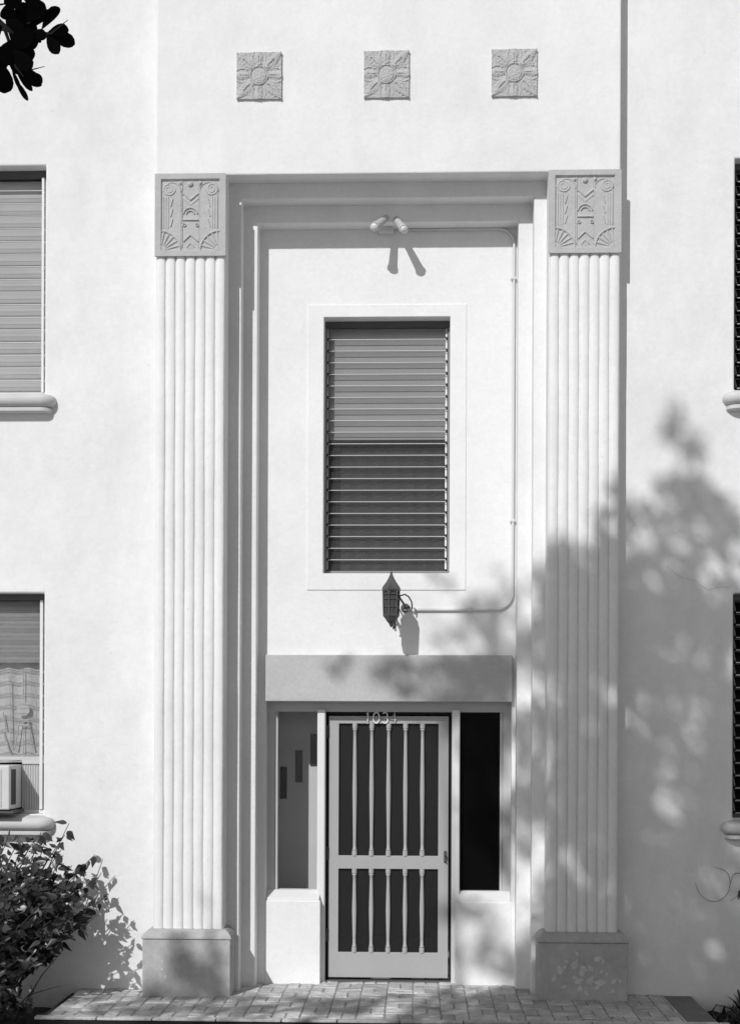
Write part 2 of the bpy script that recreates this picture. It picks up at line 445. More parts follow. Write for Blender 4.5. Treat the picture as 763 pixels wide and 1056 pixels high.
# pale leaf-shaped flecks laid on the fronts of the two bases
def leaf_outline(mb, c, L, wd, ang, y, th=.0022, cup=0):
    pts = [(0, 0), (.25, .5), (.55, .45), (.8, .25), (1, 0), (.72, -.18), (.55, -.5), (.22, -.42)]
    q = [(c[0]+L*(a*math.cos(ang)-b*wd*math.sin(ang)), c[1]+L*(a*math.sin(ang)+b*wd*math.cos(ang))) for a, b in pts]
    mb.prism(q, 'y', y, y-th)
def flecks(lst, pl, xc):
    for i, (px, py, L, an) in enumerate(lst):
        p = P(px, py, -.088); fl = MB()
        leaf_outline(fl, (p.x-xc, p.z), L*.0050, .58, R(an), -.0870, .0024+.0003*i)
        fl.build('pale_fleck', M['fleck'], pl)
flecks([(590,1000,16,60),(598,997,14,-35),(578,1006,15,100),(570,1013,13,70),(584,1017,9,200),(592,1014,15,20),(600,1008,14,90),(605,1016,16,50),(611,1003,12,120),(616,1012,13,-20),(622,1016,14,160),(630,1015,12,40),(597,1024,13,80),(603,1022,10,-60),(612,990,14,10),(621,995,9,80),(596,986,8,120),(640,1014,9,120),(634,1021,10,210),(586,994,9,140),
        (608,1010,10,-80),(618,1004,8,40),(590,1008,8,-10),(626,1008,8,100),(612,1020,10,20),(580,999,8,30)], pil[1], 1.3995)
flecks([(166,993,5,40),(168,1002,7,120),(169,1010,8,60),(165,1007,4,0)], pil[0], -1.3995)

# ---- three relief plaques
pq = relief('plaque', .32, .332, 110, 110, plaque_fn, M['plaque'], .04, bld, (-.914, -.012, 6.558))
for x in (-.006, .899): copy_under(pq, bld, (x, -.012, 6.558))

# ---- belt panel, frame, dado
MB().box(-.915, .915, .42, .60, 2.105, 2.452).build('lintel_band', M['belt'], bld, bevel=.006)
fr = MB()
fr.box(-.93, .93, .575, .66, 2.03, 2.30)
for s in (-1, 1):
    a, b = sorted((s*.93, s*.858)); fr.box(a, b, .578, .66, .0, 2.034)
    a, b = sorted((s*.858, s*.836)); fr.box(a, b, .592, .66, .66, 2.033)
fr.build('door_frame', M['frame'], bld, bevel=.004)
for s in (-1, 1):
    a, b = sorted((s*.535, s*.474))
    MB().box(a, b, .53, .66, -.02, 2.05).build('door_post', M['trim'], bld, bevel=.012, seg=3)
for s in (-1, 1):
    a, b = sorted((s*.917, s*.503))
    mb = MB(); mb.box(a, b, .47, .66, -.05, .615)
    o = mb.build('dado_panel', M['panel'], bld, bevel=.006)
    a2, b2 = sorted((s*.914, s*.512))
    sl = MB(); sl.prism([(.482, .60), (.482, .634), (.578, .686), (.64, .690), (.64, .60)], 'x', a2, b2)
    sl.build('sill', M['trim'], o, bevel=.004)
    a, b = sorted((s*.845, s*.528))
    sd = MB(); sd.box(a, b, .606, .611, .66, 2.04)
    sd.build('sidelight', M['sideglass'] if s < 0 else M['darkglass'], bld)

for o in bld.children:
    if o.name.split('.')[0] in ('lintel_band', 'door_frame', 'door_post', 'dado_panel', 'sidelight'): o.location.x = .015

# ---- inner door standing open behind the left sidelight, with three stepped lites
idr = MB().box(-1.40, -.50, 1.03, 1.075, .0, 2.12).build('interior_door', M['idoor'], bld, bevel=.004)
for px0, px1, py0, py1 in ((289, 296, 791, 824), (304.5, 312, 774, 807), (320, 328, 757, 790)):
    a = P(px0, py1, 1.03); b = P(px1, py0, 1.03)
    MB().box(a.x, b.x, 1.022, 1.04, a.z, b.z).build('pane', M['idoor_pane'], idr)
    q = MB(); e = .012
# ---- screen door
DY = .600
dr = slab('screen_door', -.453, .452, .024, 2.000, DY, DY+.032,
          [(-.375, .375, .215, .845), (-.375, .375, .945, 1.942)], M['door'], bld, .004)
MB().add([(-.40, DY+.022, .19), (.40, DY+.022, .19), (.40, DY+.022, 1.96), (-.40, DY+.022, 1.96)], [(0,1,2,3)]).build('insect_screen', M['screen'], dr, fix=False)
dr.location.x = .015
def spindle(z0, z1):
    L = z1-z0; mb = MB()
    prof = [(0, .020), (.035, .020), (.038, .015), (.048, .019), (.055, .013), (.10, .0125), (.5*L, .0185), (L-.10, .0125), (L-.055, .013), (L-.048, .019), (L-.038, .015), (L-.035, .020), (L, .020)]
    mb.lathe((0, 0, z0), (0, 0, 1), prof, 14); return mb
for z0, z1 in ((.945, 1.942), (.215, .845)):
    sp = spindle(z0-.002, z1+.002).build('spindle', M['door'], dr, smooth=True, loc=(-.255, DY+.012, 0))
    sp.modifiers.new('e', 'EDGE_SPLIT').split_angle = R(50)
    for k in range(1, 5): copy_under(sp, dr, (-.255+.1275*k, DY+.012, 0))
h = MB(); h.box(.418, .440, DY-.006, DY, .895, .985); h.lathe((.429, DY-.004, .955), (0, -1, 0), [(0, .007), (.025, .007), (.027, .013), (.04, .012), (.044, .006)], 12)
h.box(.424, .434, DY-.03, DY-.004, .905, .915)
h.build('handle', M['lantern'], dr, bevel=.002)
for z in (1.88, .96, .345):
    hg = MB(); hg.lathe((-.466, DY-.006, z-.05), (0, 0, 1), [(0, .007), (.10, .007)], 10); hg.box(-.462, -.446, DY-.003, DY+.01, z-.045, z+.045)
    hg.build('hinge', M['lantern'], dr)
MB().box(-.474, .474, .56, .66, -.04, .008).build('threshold', M['darkframe'], bld, bevel=.003)
sw = MB(); sw.box(-.474, -.4615, .612, .66, 0, 2.03); sw.box(.4615, .474, .612, .66, 0, 2.03); sw.box(-.474, .474, .612, .66, 2.012, 2.06)
sw.build('door_rebate', M['black'], bld)

for o in bld.children:
    if o.name.split('.')[0] in ('threshold', 'door_rebate'): o.location.x = .015

# ---- jalousie windows
def jalousie(x0, x1, z0, z1, yf, pitch, tilt, fm, cm, label=None, cl=.016, gm=None, foot=.0042, sm=None, sw_=.028):
    gm = gm or M['louvre']
    """window object = outer frame; children louvre_slats, louvre_clips"""
    t = .028; xc = (x0+x1)/2
    f = MB()
    f.box(x0+.001, x1-.001, yf-.004, yf+.05, z1-.045, z1-.001)
    w = f.build('window', fm, bld, bevel=.003)
    f = MB(); f.box(x0+.001, x1-.001, yf-.002, yf+.05, z0+.001, z0+t); f.build('sill_bar', sm or fm, w, bevel=.003)
    for q0, q1 in ((x0+.001, x0+sw_), (x1-sw_, x1-.001)):
        st_ = MB(); st_.box(q0, q1, yf, yf+.048, z0+t, z1-.045); st_.build('frame', sm or fm, w, bevel=.003)
    n = int(round((z1-.045-z0-t)/pitch)); pitch = (z1-.045-z0-t)/n
    g = MB(); c = MB(); c2 = MB()
    L = pitch*1.16
    for k in range(n):
        zc = z0+t+pitch*(k+.5)
        mt = Matrix.Translation((0, yf+.022, zc)) @ Matrix.Rotation(R(-tilt)+random.uniform(-.02, .02), 4, 'X')
        a, b = x0+sw_+.012, x1-sw_-.012
        # slat: outer foot low and forward, head high and back
        q = [mt @ Vector((x, y, z)) for x in (a, b) for y in (-.0028, .0028) for z in (-L/2, L/2)]
        g.add(q, [(0,1,3,2),(4,6,7,5),(0,4,5,1),(2,3,7,6)], 0)
        g.add(q, [(0,2,6,4),(1,5,7,3)], 1)
        if foot: g.box(a, b, -.0042, .0032, -L/2-.001, -L/2-.001+foot, 1, mt)
        for cc_, xx, ww in ((c, a-.008, cl*.55), (c2, b-.006, cl)):
            cc_.box(xx, xx+ww, -.007, .007, -pitch*.36, pitch*.46, 0, mt)
    g.build('louvre_slats', [gm, M['edge']], w, fix=True)
    c.build('louvre_clips', cm, w); c2.build('louvre_clips', cm, w)
    if label: w['label'] = label
    return w
jalousie(*WIN, .575, .0862, 20, M['darkframe'], M['clip'], 'tall jalousie window over the entrance door', sm=M['stile'], cl=.013, sw_=.014)
for s in (-1, 1):
    a, b = sorted((s*UW[0], s*UW[1]))
    jalousie(a, b, UW[2], UW[3], .262, .092, 14 if s < 0 else 38, M['darkframe'], M['clip'] if s < 0 else M['dullclip'],
             'upper left jalousie window with pale blind' if s < 0 else 'upper right jalousie window, dark inside', gm=M['louvre'] if s < 0 else M['nightlouvre'], sm=M['trim'] if s < 0 else None)
jalousie(LW[0], LW[1], LW[2], LW[3], .262, .092, 38, M['darkframe'], M['dullclip'], 'lower right jalousie window, dark inside', gm=M['nightlouvre'])
# lower left: louvres above, air conditioner with accordion filler below
w = jalousie(-LW[1], -LW[0], 1.66, LW[3], .262, .092, 8, M['darkframe'], M['dullclip'], 'lower left window with lace curtain and air conditioner', foot=0, sm=M['frame'])
ex = MB(); ex.box(-LW[1]+.001, -LW[0]-.001, .258, .31, 1.271, 1.297); ex.box(-LW[0]-.028, -LW[0]-.001, .262, .31, 1.297, 1.66); ex.box(-LW[1]+.001, -LW[1]+.028, .262, .31, 1.297, 1.66)
ex.box(-2.545, -2.522, .245, .2605, 1.30, 2.84)
ex.build('lower_frame', M['clip'], w, bevel=.003)
ac2 = MB(); n = 14; x0, x1 = -2.675, -2.545; pts = []
for k in range(n+1): pts.append((x0+(x1-x0)*k/n, .262+(.010 if k % 2 else 0)))
pts += [(x1, .285), (x0, .285)]
ac2.prism(pts, 'z', 1.297, 1.635); ac2.box(x0, x1+.002, .255, .287, 1.635, 1.662)
ac2.build('accordion_panel', M['accordion'], w)
for s in (-1, 1):        # bright inner stop on the outer jamb of the upper left window
    pass
ex = MB(); ex.box(-UW[0]-.052, -UW[0]-.036, .245, .2605, 4.37, 5.95)
ex.build('operator_strip', M['clip'], [o for o in bld.children if o.get('label', '').startswith('upper left')][0])
# rounded sills
def sill(xe, s_, ztop, zbot):
    """bullnose sill whose free end is rounded back to the wall"""
    h = ztop-zbot; r_ = h*.30
    prof = [(-.08, ztop-.004), (.02, ztop-.006), (.060, ztop-.020)]
    c = (.060, ztop-.020-r_)
    for k in range(1, 12):
        a = math.pi/2-math.pi*k/12
        prof.append((c[0]+r_*math.cos(a), c[1]+r_*math.sin(a)))
    prof += [(.050, c[1]-r_-.003), (.078, c[1]-r_-.008), (.078, zbot+.008), (.068, zbot), (-.08, zbot)]
    rings = [[(s_*3.9, WY-d, z) for d, z in prof]]
    x0 = xe+s_*.105
    for k in range(11):
        a = math.pi/2*k/10
        rings.append([(x0-s_*max(d, 0)*math.sin(a), WY-(d*math.cos(a) if d > 0 else d), z) for d, z in prof])
    n = len(prof); mb = MB()
    vs = [q for rg in rings for q in rg]
    mb.add(vs, [(i*n+j, i*n+j+1, (i+1)*n+j+1, (i+1)*n+j) for i in range(len(rings)-1) for j in range(n-1)])
    return mb
for zt, zb in ((4.343, 4.19), (1.268, 1.118)):
    for s in (-1, 1):
        o = sill(s*2.405, s, zt, zb).build('window_sill', M['sill'], bld, smooth=True)
        o.modifiers.new('e', 'EDGE_SPLIT').split_angle = R(38)

# hairline cracks in the stucco
def strip(mb, pts, w, y):
    for (a, b) in zip(pts[:-1], pts[1:]):
        d = Vector((b[0]-a[0], 0, b[1]-a[1])); d.normalize(); nrm = Vector((-d.z, 0, d.x))*w/2
        A = Vector((a[0], y, a[1])); B = Vector((b[0], y, b[1]))
        mb.add([A-nrm, B-nrm, B+nrm, A+nrm], [(0,1,2,3)])
ck = MB()
for pts in ([(688,584),(694,590),(701,594),(708,597),(717,599),(724,604),(731,608),(738,606),(746,605),(757,606)], ):
    q = [P(x, y, WY-.0015) for x, y in pts]; pp = []
    for a, b in zip(q[:-1], q[1:]):
        for k in range(4):
            t = k/4; pp.append((a.x+(b.x-a.x)*t+random.uniform(-.004, .004), a.z+(b.z-a.z)*t+random.uniform(-.005, .005)))
    strip(ck, pp, .0026, WY-.0015)
ck.build('crack', M['crack'], bld, fix=False)

# ================================================================== THINGS AT THE WINDOWS
def cloth(name, x0, x1, z0, z1, y, folds, amp, m, nz=6, seed=0):
    rg = random.Random(seed); mb = MB(); n = folds*8
    ph = [rg.uniform(0, 6) for _ in range(3)]
    vs = []
    for j in range(nz+1):
        for i in range(n+1):
            t = i/n; yy = y+amp*math.sin(t*folds*2*math.pi+ph[0]+.5*math.sin(t*9+ph[1]))*(.6+.4*(1-j/nz))
            vs.append((x0+(x1-x0)*t, yy, z0+(z1-z0)*j/nz))
    fs = [(j*(n+1)+i, j*(n+1)+i+1, (j+1)*(n+1)+i+1, (j+1)*(n+1)+i) for j in range(nz) for i in range(n)]
    mb.add(vs, fs); return mb.build(name, m, None, smooth=True)
def shade(name, x0, x1, z0, z1, y, m):
    mb = MB(); mb.box(x0, x1, y, y+.003, z0, z1); o = mb.build(name, m)
    b = MB(); b.box(x0+.004, x1-.004, y-.004, y+.008, z0-.012, z0+.018); b.build('hem_bar', m, o, bevel=.002); return o
tag(shade('roller_shade', WIN[0]+.03, WIN[1]-.03, P(400,452,.622).z, WIN[3]-.03, .622, M['shade']), 'pale roller shade half drawn in the window over the entrance', 'window shade')
tag(cloth('curtain', WIN[0]+.075, WIN[1]-.03, WIN[2]+.01, WIN[3]-.3, .71, 7, .008, M['shade2'], seed=2), 'dim grey curtain below the half drawn shade over the entrance', 'curtain')
tag(shade('roller_shade', -3.77, -2.53, 4.37, 5.96, .345, M['blind']), 'pale closed blind behind the upper left jalousie louvres', 'window shade')
tag(shade('roller_shade', -3.77, -2.535, P(20,682,.33).z, 2.84, .335, M['dimshade']), 'grey roller shade across the top of the lower left window', 'window shade')
lc = cloth('lace_curtain', -3.77, -2.54, 1.64, 2.84, .385, 8, .011, M['lace'], seed=5)
tag(lc, 'white lace curtain with figured pattern in the lower left window', 'curtain')
mo = MB()
def on(px, py): return P(px, py, .352)
mo.lathe(on(24, 732), (0, -1, 0), [(0, .050), (.003, .050), (.005, .035), (.005, .0)], 20)
for a, b, r in (((24,690),(24,722),.004), ((20,744),(15,772),.005), ((29,744),(33,772),.005), ((24,744),(24,778),.004), ((3,735),(6,752),.006), ((2,752),(10,776),.005), ((18,743),(30,743),.007), ((19,748),(29,748),.006), ((10,700),(11,770),.003), ((38,700),(37,770),.003), ((0,780),(42,779),.004), ((0,787),(42,786),.003)):
    mo.tube([on(*a), on(*b)], r, 8)
mo.build('lace_motif', M['lace'], lc)

# window air conditioner
ac = empty('air_conditioner', (-2.99, .12, 1.30))
tag(ac, 'white window air conditioner sticking out of the lower left window', 'air conditioner')
o3 = Vector((2.99, -.12, -1.30))
def sub(mb, name, m, **k):
    return mb.build(name, m, ac, loc=o3, **k)
b = MB(); b.box(-3.30, -2.683, -.040, .30, 1.312, 1.628)
sub(b, 'cabinet', M['ac'], bevel=.008)
b = MB()
for k in range(2): b.box(-2.684, -2.679, .005+k*.062, .050+k*.062, 1.345, 1.60)
sub(b, 'side_vent', M['acdark'])
b = MB()
for k in range(16): b.box(-3.27, -2.74, -.046, -.039, 1.335+k*.017, 1.343+k*.017)
sub(b, 'front_grille', M['ac'])
b = MB(); b.box(-3.31, -2.66, -.02, .30, 1.285, 1.305); sub(b, 'bracket', M['darkframe'])

# ================================================================== FIXTURES
PY = .47
# twin floodlight
bx = P(398, 237, .44)
fx = empty('floodlight', bx); fo = -Vector(bx)
tag(fx, 'pair of pale floodlight bulbs fixed under the portal head', 'floodlight')
b = MB(); b.box(bx.x-.055, bx.x+.055, .405, .47, bx.z-.026, bx.z+.026); b.build('junction_box', M['conduit'], fx, loc=fo, bevel=.008)
for bk, ft in (((398, 224.5), (385.5, 234.5)), ((408.5, 226), (417, 237))):
    A = P(*bk, .33); B = P(*ft, .185); d = (B-A); L = d.length
    arm = MB(); sx = -1 if bk[0] < 400 else 1
    arm.tube([(bx.x+sx*.03, .43, bx.z+.01), (bx.x+sx*.045, .39, bx.z+.03), A+d*.05, A+d*.22], .010, 8)
    am = arm.build('swivel_arm', M['conduit'], fx, loc=fo, smooth=True)
    lp = MB(); lp.lathe(A, d, [(-.008, .014), (0, .025), (.05, .026), (.058, .0235), (.066, .026), (L-.05, .030), (L-.03, .033), (L-.028, .037), (L-.006, .037)], 20)
    lm = lp.build('floodlamp', M['lamp'], fx, loc=fo, smooth=True); lm.modifiers.new('e', 'EDGE_SPLIT').split_angle = R(45)
    le = MB(); le.lathe(A, d, [(L-.008, .031), (L-.004, .031), (L+.004, .024), (L+.009, .014), (L+.011, .0)], 20)
    le.build('lens', M['lens'], lm, smooth=True)
# conduit run
def arc(c, r, a0, a1, n=8, y=0):
    return [Vector((c[0]+r*math.cos(R(a0+(a1-a0)*k/n)), y, c[1]+r*math.sin(R(a0+(a1-a0)*k/n)))) for k in range(n+1)]
cy = PY-.014
p0 = P(411, 237, cy); xr = .933; zt = P(500, 236, cy).z; zb = P(470, 629, cy).z
path = [p0, Vector((p0.x+.15, cy, zt))]+arc((xr-.11, zt-.11), .11, 90, 0, 8, cy)+arc((xr-.13, zb+.13), .13, 0, -90, 8, cy)+[P(416, 629, cy)]
cd = empty('conduit', (xr, cy, zb)); co = -Vector((xr, cy, zb))
tag(cd, 'thin white metal conduit running from floodlight down to lantern', 'conduit')
b = MB(); b.tube(path, .0105, 10); b.build('pipe', M['conduit'], cd, loc=co, smooth=True)
for z in (5.25, 3.45):
    b = MB(); b.box(xr-.022, xr+.016, cy-.013, PY+.001, z-.010, z+.010); b.build('pipe_strap', M['conduit'], cd, loc=co, bevel=.004)
for x in (.2, .62):
    b = MB(); b.box(x-.010, x+.010, cy-.013, PY+.001, zb-.016, zb+.016); b.build('pipe_strap', M['conduit'], cd, loc=co, bevel=.004)
# lantern
LY = .175
top = P(403.5, 590, LY); L0 = P(403.5, 646, LY); X0 = top.x
lt = empty('wall_lantern', (X0, LY, L0.z)); lo = -Vector((X0, LY, L0.z))
tag(lt, 'dark iron hexagonal lantern hanging below the upper window', 'wall lamp')
def zp(py): return P(403.5, py, LY).z
ax = (0, 0, 1); base0 = Vector((X0, LY, 0))
b = MB(); b.lathe(base0, ax, [(zp(610), .064), (zp(608.5), .070), (zp(606), .066), (zp(603), .052), (zp(600), .036), (zp(597.5), .027), (zp(595), .017), (zp(593), .012)], 6, phase=.26)
b.build('roof', M['lantern'], lt, loc=lo)
b = MB(); b.lathe(base0, ax, [(zp(594), .012), (zp(593), .009), (zp(591.5), .010), (zp(590), .006), (zp(588), .001)], 10); b.build('finial', M['lantern'], lt, loc=lo, smooth=True)
b = MB()
for k in range(6):
    a = .26+k*math.pi/3; q = Vector((math.cos(a), math.sin(a), 0)); a2 = a+math.pi/3; q2 = Vector((math.cos(a2), math.sin(a2), 0))
    bt = base0+q*.056; tp = base0+q*.062
    b.tube([Vector((bt.x, bt.y, zp(634))), Vector((tp.x, tp.y, zp(606)))], .0055, 6)
    for pz, rr in ((609, .062), (613, .062), (618, .061), (626, .058), (634.5, .056)):
        A = base0+q*rr; B = base0+q2*rr; A.z = B.z = zp(pz); b.tube([A, B], .0045, 6)
    A = base0+(q+q2)*.5*.059; 
    b.tube([Vector((A.x, A.y, zp(634))), Vector((A.x, A.y, zp(613)))], .003, 6)
    # pierced arch over every side
    for sgn in (0, 1):
        e = q if sgn else q2
        S = base0+e*.061; T = base0+(q+q2)*.5*.061
        b.tube([Vector((S.x, S.y, zp(613))), Vector(((S.x+T.x)/2, (S.y+T.y)/2, zp(609.5))), Vector((T.x, T.y, zp(608.5)))], .004, 6)
b.build('cage', M['lantern'], lt, loc=lo)
b = MB(); b.lathe(base0, ax, [(zp(634), .051), (zp(609), .056)], 6, phase=.26); b.build('glass_panel', M['lanternglass'], lt, loc=lo)
b = MB(); b.lathe(base0, ax, [(zp(647), .004), (zp(645), .012), (zp(643), .018), (zp(641), .032), (zp(638), .045), (zp(635.5), .060), (zp(633.5), .062)], 6, phase=.26); b.build('lamp_base', M['lantern'], lt, loc=lo)
b = MB()
wp = P(418, 627, PY-.012)
b.lathe(Vector((wp.x, PY+.002, wp.z)), (0, -1, 0), [(0, .034), (.012, .034), (.022, .022), (.026, .0)], 14)
b.tube([Vector((wp.x, PY-.02, wp.z)), Vector((wp.x-.01, .38, wp.z+.02)), Vector((wp.x-.04, .30, wp.z+.06)), Vector((X0+.03, .24, wp.z+.05)), Vector((X0+.02, LY+.04, wp.z+.01))], .008, 8)
sc = [P(425, 628, .40), P(424.5, 621, .38), P(421.5, 615.5, .36), P(417.5, 613, .34), P(414, 614, .31), P(410, 616, .24)]
b.tube(sc, .0055, 8)
for (cy0, cz0, rr, a0, a1) in ((.36, zp(624), .075, -60, 230), (.27, zp(611), .055, 120, 400), (.40, zp(640), .045, -40, 240)):
    pth = [Vector((X0+.012+.01*k/14, cy0+rr*(1-.35*k/14)*math.cos(R(a0+(a1-a0)*k/14)), cz0+rr*(1-.35*k/14)*math.sin(R(a0+(a1-a0)*k/14)))) for k in range(15)]
    b.tube(pth, .0065, 6)
b.tube([Vector((X0+.015, PY-.005, zp(645))), Vector((X0+.015, PY-.012, zp(612)))], .012, 6)
b.tube([Vector((X0+.015, PY-.01, zp(633))), Vector((X0+.012, .34, zp(630))), Vector((X0, LY+.05, zp(622)))], .008, 6)
b.build('bracket_arm', M['lantern'], lt, loc=lo, smooth=True)

# house number 1034 on the top rail of the screen door
hn = empty('house_number', (-.03, DY-.004, 1.945)); ho = -Vector((-.03, DY-.004, 1.945))
tag(hn, 'white house number 1034 over the screen door spindles', 'house number')
def numeral(strokes, px, name):
    c = P(px, 740.5, DY); mb = MB(); h = .082; w = .047
    for st, wd in strokes:
        pts = [Vector((c.x+(a-.5)*w, DY-.009, c.z+(b_-.5)*h)) for a, b_ in st]
        mb.tube(pts, wd, 6)
    mb.build(name, M['number'], hn, loc=ho, smooth=True)
def circ(cx, cz, rx, rz, a0, a1, n=16): return [(cx+rx*math.cos(R(a0+(a1-a0)*k/n)), cz+rz*math.sin(R(a0+(a1-a0)*k/n))) for k in range(n+1)]
numeral([([(.5, 0), (.5, 1)], .0068), ([(.30, .86), (.5, 1)], .004), ([(.3, 0), (.7, 0)], .004)], 379.3, 'numeral')
numeral([(circ(.5, .5, .5, .5, 0, 360, 24), .0055)], 388, 'numeral')
numeral([(circ(.48, .74, .38, .25, 150, -80), .005), (circ(.48, .27, .45, .27, 85, -150), .006)], 397.2, 'numeral')
numeral([([(.70, 0), (.70, 1), (.05, .32), (1.0, .32)], .0058)], 406, 'numeral')

# ================================================================== GROUND
g = MB(); s = 400
g.add([(-s,-s,-.19),(s,-s,-.19),(s,s,-.19),(-s,s,-.19)], [(0,1,2,3)])
tag(g.build('ground', M['lawn'], fix=False), kind='structure')
def bumpy(name, x0, x1, y0, y1, z, amp, m, d=.05, seed=1):
    nx, ny = int((x1-x0)/d), int((y1-y0)/d); rg = np.random.default_rng(seed)
    a = rg.normal(0, amp, (ny+1, nx+1)); a = (a+np.roll(a, 1, 0)+np.roll(a, 1, 1)+np.roll(a, (1, 1), (0, 1)))/2.2
    vs = [(x0+i*d, y0+j*d, z+a[j, i]) for j in range(ny+1) for i in range(nx+1)]
    fs = [(j*(nx+1)+i, j*(nx+1)+i+1, (j+1)*(nx+1)+i+1, (j+1)*(nx+1)+i) for j in range(ny) for i in range(nx)]
    mb = MB(); mb.add(vs, fs); return mb.build(name, m, smooth=True, fix=False)
tag(bumpy('soil_bed', -6, 6, -2.2, .2, -.13, .012, M['soil']), kind='structure')
# brick landing in front of the portal (basket weave of real bricks in a mortar bed)
bx0, bx1, by0 = -2.21, 2.0, -.80
mb = MB(); mb.box(bx0, bx1, by0, .70, -.02, -.006); mb.box(bx0-.05, 2.2, by0-.072, .1, -.30, -.021, 1)
tag(mb.build('mortar_bed', [M['mortar'], M['soil']]), kind='structure')
bk = MB(); cell = .186; k = 0
rows = int(1.5/cell)+1; cols = int((bx1-bx0)/cell)+1
def brick(x0, x1, y0, y1):
    if x1 > bx1+.001: x1 = bx1
    if y0 < by0: y0 = by0
    if x1-x0 < .02 or y1-y0 < .02: return
    g_ = random.uniform(.002, .0045); h_ = random.uniform(-.0035, .0025); t = random.uniform(-.004, .004); t2 = random.uniform(-.003, .003)
    a, b, c, d = x0+g_, x1-g_, y0+g_, y1-g_
    e = .006
    vs = [(a,c,-.05),(b,c,-.05),(b,d,-.05),(a,d,-.05),
          (a,c,h_-e-t-t2),(b,c,h_-e+t-t2),(b,d,h_-e+t+t2),(a,d,h_-e-t+t2),
          (a+e,c+e,h_-t-t2),(b-e,c+e,h_+t-t2),(b-e,d-e,h_+t+t2),(a+e,d-e,h_-t+t2)]
    bk.add(vs, [(0,1,5,4),(1,2,6,5),(2,3,7,6),(3,0,4,7),(4,5,9,8),(5,6,10,9),(6,7,11,10),(7,4,8,11),(8,9,10,11)])
for j in range(rows):
    for i in range(cols):
        x = bx0+i*cell; y1 = .68-j*cell; y0 = y1-cell
        if y1 < by0+.11: continue
        if (i+j) % 2:
            brick(x, x+cell/2, y0, y1); brick(x+cell/2, x+cell, y0, y1)
        else:
            brick(x, x+cell, y0+cell/2, y1); brick(x, x+cell, y0, y0+cell/2)
tag(bk.build('brick_pavement', M['brick'], fix=False), kind='structure')
# front kerb course and the plain border on the right
kb = MB(); x = bx0-.06
while x < 2.2:
    L = random.uniform(.36, .44); kb.box(x, min(x+L-.006, 2.26), by0-.07, by0-.003, -.016, .001+random.uniform(-.003, .003)); x += L
tag(kb.build('kerb', M['brick'], bevel=.004), kind='structure')
kb = MB(); kb.box(2.004, 2.20, by0+.024, .155, -.30, -.008)
tag(kb.build('border_strip', M['kerb'], bevel=.006), kind='structure')

# ================================================================== PLANTS
def add_leaf(V, Fc, base, d, up, L, W, fold=.25, droop=.15):
    """pointed leaf: two folded halves"""
    d = d.normalized(); sd = d.cross(up)
    if sd.length < .05: sd = d.cross(Vector((1, .2, 0)))
    sd.normalize(); n = sd.cross(d)
    o = len(V)
    prof = [(0, .0), (.14, .36), (.34, .5), (.66, .26), (1, 0)]
    mid = [base+d*(L*t)-n*(droop*L*t*t) for t, _ in prof]
    for (t, w), p in zip(prof, mid):
        V.append(p); V.append(p+sd*W*w+n*fold*W*w); V.append(p-sd*W*w+n*fold*W*w)
    for i in range(4):
        a = o+3*i; b = a+3
        Fc.append((a, b, b+1, a+1)); Fc.append((a, a+2, b+2, b))
def mesh_obj(name, V, Fc, m, parent=None, loc=(0, 0, 0), smooth=True):
    mb = MB(); mb.v = [tuple(p) for p in V]; mb.f = Fc; mb.m = [0]*len(Fc)
    return mb.build(name, m, parent, smooth=smooth, loc=loc, fix=False)

# left shrub
sb0 = Vector((-2.85, -.30, -.13))
sh = empty('shrub', sb0); so = -sb0
tag(sh, 'dark glossy leaved shrub under the lower left window', 'shrub')
V, Fc = [], []; st = MB()
rs = random.Random(11)
targets = [(70,850,-.20),(66,862,-.22),(112,925,-.12),(100,935,-.16),(104,905,-.05),(90,905,-.2),(95,880,-.05),(62,878,-.3),(40,862,-.3),(20,872,-.4),(2,868,-.35),(28,885,-.5),(50,890,-.45),
           (78,900,-.4),(64,915,-.5),(40,905,-.6),(12,900,-.6),(86,925,-.35),(96,948,-.25),(70,940,-.5),(30,930,-.6),(50,925,-.6),(5,930,-.6),(84,890,-.1),(55,950,-.55),(80,955,-.4),(22,950,-.5),
           (-15,880,-.4),(-35,900,-.5),(-60,890,-.3),(-30,930,-.55),(-80,930,-.4),(-55,950,-.5),(-100,900,-.2),(-20,860,-.2),(36,880,-.15),(12,885,-.1),(55,905,-.1),(75,920,-.05),(30,910,-.05),(0,852,-.25),(12,858,-.45),(33,872,-.6),(48,868,-.15),(66,885,-.5),(88,930,-.5),(102,945,-.1),(60,970,-.6),(45,965,-.45),(0,960,-.7),(-20,960,-.5),(-45,880,-.6),(-70,900,-.6),(-110,940,-.5),(25,1000,-.7),(0,1020,-.7),(-20,1035,-.7),(35,1035,-.65),(8,1045,-.75),(-40,1020,-.6),(15,970,-.3),(5,940,-.25),(35,885,-.65),(60,930,-.7),(25,905,-.75),(72,895,-.35),(58,880,-.25),(42,858,-.2),(24,862,-.25),(30,945,-.75),(10,930,-.8),(75,945,-.6),(10,985,-.5),(-10,1000,-.5),(20,1015,-.55),(45,990,-.6)]
